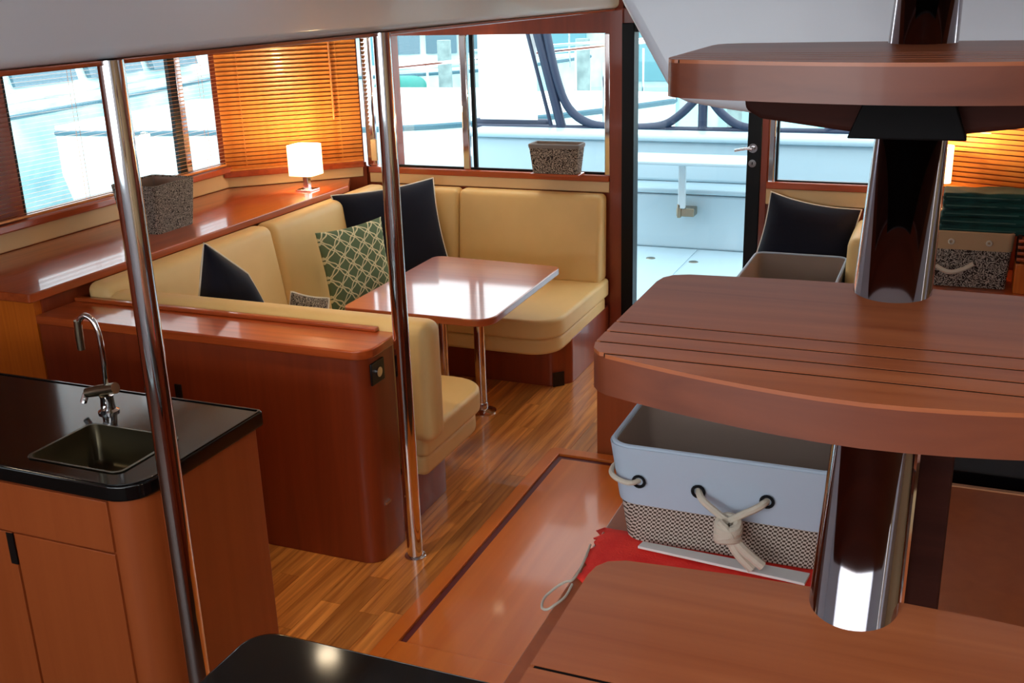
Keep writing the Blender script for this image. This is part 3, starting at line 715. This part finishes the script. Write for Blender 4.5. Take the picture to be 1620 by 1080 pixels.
# large basket at the foot of the stairs
bk = basket('large basket of white canvas over woven base with knotted rope handle', -.612, -.165, 2.062, 2.33, 1.008, 1.246, .028, burlap, canvas, lining, cuff=.14, rad=.045)
fy = 2.062-.024
def ringpts(c, r, n=16): return [(c[0]+r*math.cos(2*math.pi*i/n), c[1], c[2]+r*math.sin(2*math.pi*i/n)) for i in range(n)]
for ex, ez in ((-.568, 1.168), (-.437, 1.165), (-.292, 1.165)):
    P('eyelet', MB().tube(ringpts((ex, fy-.004, ez), .0125), .0035, n=6, closed=True), black_frame, bk)
P('eyelet', MB().tube([(-.637, 2.13+.0125*math.cos(2*math.pi*i/16), 1.168+.0125*math.sin(2*math.pi*i/16)) for i in range(16)], .0035, n=6, closed=True), black_frame, bk)
rp = P('rope_handle', MB().tube(catmull([(-.437, fy+.006, 1.165), (-.425, fy-.02, 1.157), (-.39, fy-.032, 1.137), (-.362, fy-.036, 1.122)], 6), .008, n=8).tube(catmull([(-.292, fy+.006, 1.165), (-.305, fy-.018, 1.158), (-.335, fy-.03, 1.142), (-.362, fy-.036, 1.126)], 6), .008, n=8), rope_m, bk)
mb = MB()
for k in range(4):
    a0 = k*.9; cz = 1.118-k*.011
    mb.tube([(-.364+.020*math.cos(2*math.pi*i/14), fy-.040+.018*math.sin(2*math.pi*i/14), cz+.008*math.sin(2*math.pi*i/14+a0)) for i in range(14)], .011, n=8, closed=True)
mb.tube(catmull([(-.38, fy-.052, 1.128), (-.355, fy-.06, 1.108), (-.35, fy-.052, 1.088)], 5), .008, n=8)
P('knot', mb, rope_m, rp)
P('rope_tail', MB().tube(catmull([(-.360, fy-.040, 1.085), (-.343, fy-.043, 1.058), (-.310, fy-.042, 1.024)], 5), .0105, n=8), rope_m, rp)
P('rope_tail', MB().tube(catmull([(-.350, fy-.040, 1.085), (-.325, fy-.045, 1.064), (-.288, fy-.044, 1.036)], 5), .0105, n=8), rope_m, rp)
P('corner_rope', MB().tube(catmull([(-.568, fy+.004, 1.168), (-.585, fy-.012, 1.166), (-.613, fy-.004, 1.166), (-.636, 2.055, 1.168), (-.643, 2.09, 1.169), (-.636, 2.13, 1.168)], 6), .006, n=8), rope_m, bk)

# starboard settee baskets
basket('wide taupe-lined basket with pale rim behind the middle stair tread', -.955, -.50, 5.10, 5.87, .458, .745, .02, canvas, canvas, lining, cuff=.1, rad=.05)
bb = basket('tan-cuffed damask basket holding folded green towels', -.045, .295, 5.52, 5.74, .725, 1.0, .012, damask, tan_cloth, lining, cuff=.085, rad=.025, group='damask storage baskets')
for ex in (.03, .20): P('knob', MB().tube(ringpts((ex, 5.50, .955), .011), .005, n=6, closed=True), rope_m, bb)
P('rope_handle', MB().tube(catmull([(-.03, 5.50, .83), (.03, 5.485, .805), (.09, 5.49, .82), (.14, 5.495, .85)], 6), .012, n=8), rope_m, bb)

# ================================================================== GALLEY
gw = thing('galley_counter', 'black granite sink counter on cherry cabinet', 'counter', (-2.75, 2.36, 0))
cabp = rounded([(-3.6, 2.075), (-2.045, 2.075), (-2.045, 2.655), (-3.6, 2.655)], [0, .09, .01, 0], 10)
P('cabinet_body', MB().prism(cabp, .0, .74), galley_wood, gw)
sl = []
P('door', MB().box(-2.535, -2.145, 2.066, 2.0755, .06, .668), galley_wood, gw, bevel=.0015)
P('door', MB().box(-2.98, -2.545, 2.066, 2.0755, .06, .668), galley_wood, gw, bevel=.0015)
P('drawer_front', MB().box(-3.2, -2.145, 2.066, 2.0755, .674, .838), galley_wood, gw, bevel=.0015)
tag(P('finger_pull', MB().box(-2.567, -2.540, 2.064, 2.068, .56, .667), switch_m, gw), 'dark finger slot')
# worktop with sink cut-out built from rounded frame pieces
sx0, sx1, sy0, sy1 = -2.495, -2.14, 2.125, 2.40
def frame_ring(mb, outer, inner, z0, z1):
    n = len(outer)
    V = [[mb.bm.verts.new((p[0], p[1], z)) for p in pp] for pp, z in ((outer, z0), (outer, z1), (inner, z1), (inner, z0))]
    for i in range(4):
        for j in range(n): mb.bm.faces.new([V[i][j], V[i][(j+1) % n], V[(i+1) % 4][(j+1) % n], V[(i+1) % 4][j]])
    return mb
P('apron', frame_ring(MB(), rounded([(-3.6, 2.075), (-2.045, 2.075), (-2.045, 2.655), (-3.6, 2.655)], [.0001, .09, .01, .0001], 10), rounded([(-2.52, 2.10), (-2.12, 2.10), (-2.12, 2.43), (-2.52, 2.43)], .03, 10), .74, .85), galley_wood, gw)
wt = MB()
ro = rounded([(-3.6, 2.052), (-2.025, 2.052), (-2.025, 2.675), (-3.6, 2.675)], [.0001, .10, .012, .0001], 8)
ri = rounded([(sx0, sy0), (sx1, sy0), (sx1, sy1), (sx0, sy1)], .03, 8)
frame_ring(wt, ro, ri, .85, .9)
wk = P('worktop', wt, black_granite, gw, bevel=.007, seg=3)
P('edge_lip', frame_ring(MB(), rounded([(-3.6, 2.056), (-2.029, 2.056), (-2.029, 2.671), (-3.6, 2.671)], [.0001, .096, .012, .0001], 8), rounded([(-3.59, 2.064), (-2.037, 2.064), (-2.037, 2.663), (-3.59, 2.663)], [.0001, .088, .008, .0001], 8), .9, .904), black_granite, wk, bevel=.0015)
sk = thing('sink', 'square stainless steel sink set in the black counter', 'sink', ((sx0+sx1)/2, (sy0+sy1)/2, .76))
mb = MB(); ri2 = [(a, b) for a, b in ri]
def inset(pl, d):
    cx, cyy = (sx0+sx1)/2, (sy0+sy1)/2
    return [(cx+(a-cx)*(1-d), cyy+(b-cyy)*(1-d)) for a, b in pl]
lay = [(inset(ri, -.025), .9035), (inset(ri, .03), .9035), (inset(ri, .035), .895), (inset(ri, .09), .785), (inset(ri, .2), .77), (inset(ri, .85), .765), (inset(ri, .9), .755), (inset(ri, .13), .760), (inset(ri, .05), .80), (inset(ri, .02), .894), (inset(ri, -.02), .9002)]
V = [[mb.bm.verts.new((p[0], p[1], z)) for p in pp] for pp, z in lay]; n = len(ri)
for a_, b_ in zip(V, V[1:]+V[:1]):
    for j in range(n): mb.bm.faces.new([a_[j], a_[(j+1) % n], b_[(j+1) % n], b_[j]])
P('basin', mb, basin_steel, sk, angle=50)
P('drain', MB().lathe([(.028, 0), (.028, .004), (.02, .006), (.004, .004)], ((sx0+sx1)/2, (sy0+sy1)/2, .765)), chrome, sk)
# faucet
fx, fyy = -2.515, 2.50
fc = thing('faucet', 'chrome swan-neck faucet behind the sink', 'faucet', (fx, fyy, .9))
P('base', MB().lathe([(.034, 0), (.034, .006), (.024, .012), (.021, .05), (.024, .06)], (fx, fyy, .9)), chrome, fc)
P('mixer_body', MB().tube([(fx-.075, fyy-.01, .962), (fx-.03, fyy, .972), (fx+.045, fyy, .99)], [.016, .019, .019], n=16), steel, fc)
P('spout', MB().tube(catmull([(fx+.005, fyy, .98), (fx+.012, fyy, 1.08), (fx+.010, fyy, 1.17), (fx-.006, fyy, 1.215), (fx-.032, fyy-.004, 1.232), (fx-.055, fyy-.008, 1.215), (fx-.062, fyy-.01, 1.17)], 8), .0095, n=12), chrome, fc)
P('aerator', MB().tube([(fx-.061, fyy-.01, 1.215), (fx-.064, fyy-.01, 1.165), (fx-.065, fyy-.01, 1.115)], [.0125, .0135, .012], n=14), steel, fc)
P('lever', MB().tube([(fx-.075, fyy-.01, .962), (fx-.085, fyy-.02, .93)], .011, n=10).tube([(fx+.01, fyy-.03, .925), (fx+.03, fyy-.055, .92)], .009, n=8), chrome, fc)
# near counter
nc = thing('near_counter', 'black granite counter with rounded corner at the bottom edge of the frame', 'counter', (-.95, 1.2, 0))
P('worktop', MB().prism(rounded([(-1.30, .3), (-.68, .3), (-.68, 1.612), (-1.30, 1.612)], [0, 0, 0, .07], 10), .86, .9), black_granite, nc, bevel=.008, seg=3)
P('cabinet_body', MB().prism(rounded([(-1.27, .3), (-.68, .3), (-.68, 1.58), (-1.27, 1.58)], [0, 0, 0, .06], 8), 0, .86), cherry_z, nc)
# low console behind the stairs
lc = thing('stair_console', 'low cherry console under the stairs carrying the big basket', 'cabinet', (.1, 1.8, 0))
P('console_top', MB().box(-.668, .95, .3, 2.6, .965, 1.0), galley_wood, lc, bevel=.003)
P('console_body', MB().box(-.655, .94, .3, 2.59, 0, .965), cherry_z, lc)
tag(P('top_edging', MB().box(.0, .95, 2.588, 2.601, 1.0, 1.004), mat('pale_edging', (190, 130, 90), .4), lc), 'pale edging strip')
bpan = thing('black_panel', 'black panel behind the stair console', 'screen', (.5, 2.66, 1.0))  # glossy black sheet beyond the console's far edge
P('panel', MB().box(.02, .93, 2.64, 2.66, .97, 1.3), black_gloss, bpan, bevel=.003)
P('stand', MB().box(.3, .6, 2.605, 2.70, .93, .97).box(.42, .48, 2.66, 2.68, .0, 1.2), black_frame, bpan)

# red fleece, white board, rope loop
rc = MB(); rows = []
nx, ny = 26, 14
for j in range(ny+1):
    row = []
    for i in range(nx+1):
        u, v = i/nx, j/ny
        x = -.655-.03*v+u*.60+.006*math.sin(v*40+2)*(1-u)+(.012*random.random() if i == 0 else 0); y = 1.86+v*.24
        z = 1.004+.004*abs(noise.noise(Vector((x*12, y*12, 0))))
        if x < -.672: z -= .012
        row.append((x, y, z))
    rows.append(row)
rc.grid(rows)
o = P('fleece_cloth', rc, red_cloth, angle=80); tag(o, 'bright red fleece cloth lying under the big basket', 'cloth')
md = o.modifiers.new('thick', 'SOLIDIFY'); md.thickness = .004; md.offset = -1
o = P('white_board', MB().hexa([(-.565, 2.02, 1.012), (-.20, 1.985, 1.012), (-.195, 2.03, 1.012), (-.56, 2.045, 1.012)], [(-.565, 2.02, 1.018), (-.20, 1.985, 1.018), (-.195, 2.03, 1.018), (-.56, 2.045, 1.018)]), paper, bevel=.001)
tag(o, 'thin white strip of board in front of the big basket', 'board')
o = P('cord_loop', MB().tube(catmull([(-.672, 2.01, 1.006), (-.662, 1.93, 1.006), (-.660, 1.86, 1.006), (-.672, 1.845, 1.006), (-.688, 1.831, .998), (-.703, 1.800, .988), (-.694, 1.760, .990), (-.676, 1.742, 1.0), (-.664, 1.752, 1.006), (-.654, 1.79, 1.006), (-.656, 1.84, 1.006)], 7), .0028, n=7), rope_m)
tag(o, 'pale looped cord hanging beside the lowest stair tread', 'cord')

# ================================================================== STAIRS
bracket_m = mat('dark_bracket', (8, 5, 6), .6, spec=.12)
stairs = thing('staircase', 'mahogany stair treads on a leaning polished steel spine', 'staircase', (-.05, 1.2, 0))
SX = -.05
def tread_outline(y0):
    fr = []
    for i in range(15):
        w = -1+2*i/14; fr.append((SX+.243*w, y0-.002+.052*abs(w)**1.7))
    left = [(-.303, y0+.057), (-.311, y0+.068), (-.315, y0+.085)]
    backl = [(-.315, y0+.322), (-.312, y0+.342), (-.303, y0+.356), (-.285, y0+.364)]
    backm = [(-.17, y0+.374), (SX, y0+.378), (2*SX+.17, y0+.374)]
    full = fr+[(2*SX-a, b) for a, b in left]+[(2*SX-a, b) for a, b in backl]+backm[::-1]+backl[::-1]+left[::-1]
    return full
def clip(poly, ya, yb):
    def half(pl, f):
        out = []
        for i in range(len(pl)):
            a, b = pl[i], pl[(i+1) % len(pl)]; fa, fb = f(a), f(b)
            if fa >= 0: out.append(a)
            if fa*fb < 0:
                t = fa/(fa-fb); out.append((a[0]+(b[0]-a[0])*t, a[1]+(b[1]-a[1])*t))
        return out
    pl = half(poly, lambda p: p[1]-ya); pl = half(pl, lambda p: yb-p[1])
    return pl
stair_ys = []
RUN = .267
for k, z in enumerate((1.61, 1.86, 2.117, 2.372)):
    y0 = .610+RUN*k if k < 3 else .610+RUN*3
    if k == 2: y0 = .610+RUN*2+.01
    out = tread_outline(y0)
    tr_ = P('tread', MB().prism(out, z-.042, z-.004), tread_edge, stairs)
    cuts = [y0-.02]+[y0+.053+.034*i for i in range(4)]+[y0+.5]
    for i in range(5):
        pl = clip(out, cuts[i]+(.0022 if i else 0), cuts[i+1]-(.0022 if i < 4 else 0))
        if len(pl) > 2: P('tread_board', MB().prism(pl, z-.0040, z), tread_wood, tr_)
    pl = clip(out, y0+.04, y0+.17)
    P('groove_insert', MB().prism([(SX+(a-SX)*.985, b) for a, b in pl], z-.0042, z-.0007), rubber, tr_, smooth=False)
    if k < 2: continue
    br = P('support_plate', MB().prism_y([(SX-.18, z-.042), (SX+.18, z-.042), (SX+.178, z-.06), (SX+.16, z-.07), (SX+.06, z-.083), (SX-.06, z-.083), (SX-.16, z-.07), (SX-.178, z-.06)], y0+.10, y0+.30), dark_wood, stairs, bevel=.006)
    P('saddle', MB().prism_y([(SX-.045, z-.0425), (SX+.045, z-.0425), (SX+.062, z-.088), (SX-.062, z-.088)], y0+.085, y0+.33), bracket_m, br, bevel=.002)
# leaning polished spine, in lengths between the treads
def spine(za, ya, zb, yb, r=.0425):
    return MB().tube([(SX, ya, za), (SX, yb, zb)], r, n=40)
def yo(z): return .972+(z-1.61)*(RUN/.2535)
P('spine_tube', spine(1.0, yo(1.0), 1.572, yo(1.572)), spine_steel, stairs)
for a, b in ((1.606, 1.822), (1.858, 2.078), (2.114, 2.335)):
    mb = MB(); n = 44; rings = []
    for z in (a, b):
        rings.append([mb.bm.verts.new((SX+.0425*math.cos(2*math.pi*j/n), yo(z)+.052*math.sin(2*math.pi*j/n), z)) for j in range(n)])
    for j in range(n): mb.bm.faces.new([rings[0][j], rings[0][(j+1) % n], rings[1][(j+1) % n], rings[1][j]])
    mb.bm.faces.new(rings[0][::-1]); mb.bm.faces.new(rings[1])
    P('spine_tube', mb, spine_steel, stairs)
ps = P('support_post', MB().box(-.012, .032, 1.13, 1.19, 1.0, 1.82), dark_wood, stairs, bevel=.003)
P('steel_edge', MB().tube([(-.012, 1.128, 1.0), (-.004, 1.128, 1.81)], .004, n=8), chrome, ps)

# ================================================================== STARBOARD SIDE
ss = thing('starboard_settee', 'cream settee under the starboard window', 'sofa', (-.3, 5.7, 0))
P('base', MB().box(-1.0, -.14, 5.25, 6.17, 0, .33), cherry_z, ss)
P('seat_cushion', MB().prism(rounded([(-1.0, 5.22), (-.14, 5.22), (-.14, 6.17), (-1.0, 6.17)], .04), .33, .455), leather, ss, bevel=.025, seg=4)
mb = MB().rbox(-.46, -.32, 5.55, 6.1, .455, .93, .05, (.01, 0, 0))
P('backrest', mb, leather, ss)
bxc = thing('low_locker', 'low cherry locker standing beyond the big basket', 'cabinet', (-1.2, 4.85, 0))
P('body', MB().box(-1.49, -1.0, 4.57, 5.1, 0, .37), galley_wood, bxc, bevel=.004)
P('lid', MB().box(-1.485, -.995, 4.57, 5.1, .37, .395), cherry_x, bxc, bevel=.004)
cs = thing('starboard_cabinet', 'cherry cabinet with louvres in the starboard corner under the basket', 'cabinet', (.4, 5.6, 0))
P('body', MB().prism([(-.13, 5.45), (.98, 5.45), (.98, 5.66), (-.02, 6.08), (-.13, 6.1)], .0, .70), orange_wood, cs)
P('cabinet_top', MB().prism([(-.13, 5.44), (.98, 5.44), (.98, 5.66), (-.02, 6.09), (-.13, 6.1)], .70, .722), cherry_x, cs, bevel=.004)
P('upper_box', MB().box(.325, .98, 5.47, 5.64, .722, .87), orange_wood, cs, bevel=.004)
for i in range(4): P('louvre', MB().box(.325, .98, 5.46, 5.62, .885+i*.03, .90+i*.03), cherry_x, cs, bevel=.003)
P('louvre_side', MB().box(.325, .34, 5.48, 5.62, .87, 1.0), dark_wood, cs)
P('back_shelf', MB().prism([(-.02, 5.98), (.5, 5.76), (.5, 5.80), (-.02, 6.09)], 1.005, 1.025), cherry_x, cs)
lamp('partly hidden lit lamp in the starboard corner behind the stair spine', -.075, 5.95, 1.025, .15, .19, 1.17, 1.35, 22)
P2 = tag(P('lamp_ledge', MB().box(-.15, -.01, 5.87, 6.03, .98, 1.025), cherry_x), 'small cherry ledge under the starboard lamp', 'shelf')
P('bracket', MB().box(-.10, -.07, 5.93, 6.1, .722, .98), cherry_x, P2)
# folded towels
tz = .99; sx = .01
for k in range(5):
    h = random.uniform(.034, .042); mb = MB(); w2_ = random.uniform(-.01, .01)
    mb.rbox(-.035+w2_, .36+w2_, 5.535, 5.73, tz, tz+h, .016, (0, .004, .004), n=14)
    for v in mb.bm.verts:
        v.co.z += .010*noise.noise(Vector((v.co.x*11, v.co.y*6, k*5))); v.co.y += .012*noise.noise(Vector((v.co.x*9, k*3, v.co.z*60)))
    t = thing('folded_towel', ['dark green folded towel at the bottom of the stack in the basket', 'dark green folded towel second from the bottom of the stack', 'dark green folded towel in the middle of the stack', 'dark green folded towel second from the top of the stack', 'dark green folded towel on top of the stack'][k], 'towel', (.16, 5.63, tz), 'folded green towels')
    P('cloth', mb, teal_cloth, t, angle=80)
    P('fold_line', MB().tube([(-.02+w2_+i*.03, 5.528+.006*noise.noise(Vector((i*.4, k, 0))), tz+h*.5) for i in range(12)], .0035, n=6), mat('towel_edge', (60, 96, 88), .9), t)
    tz += h*1.0
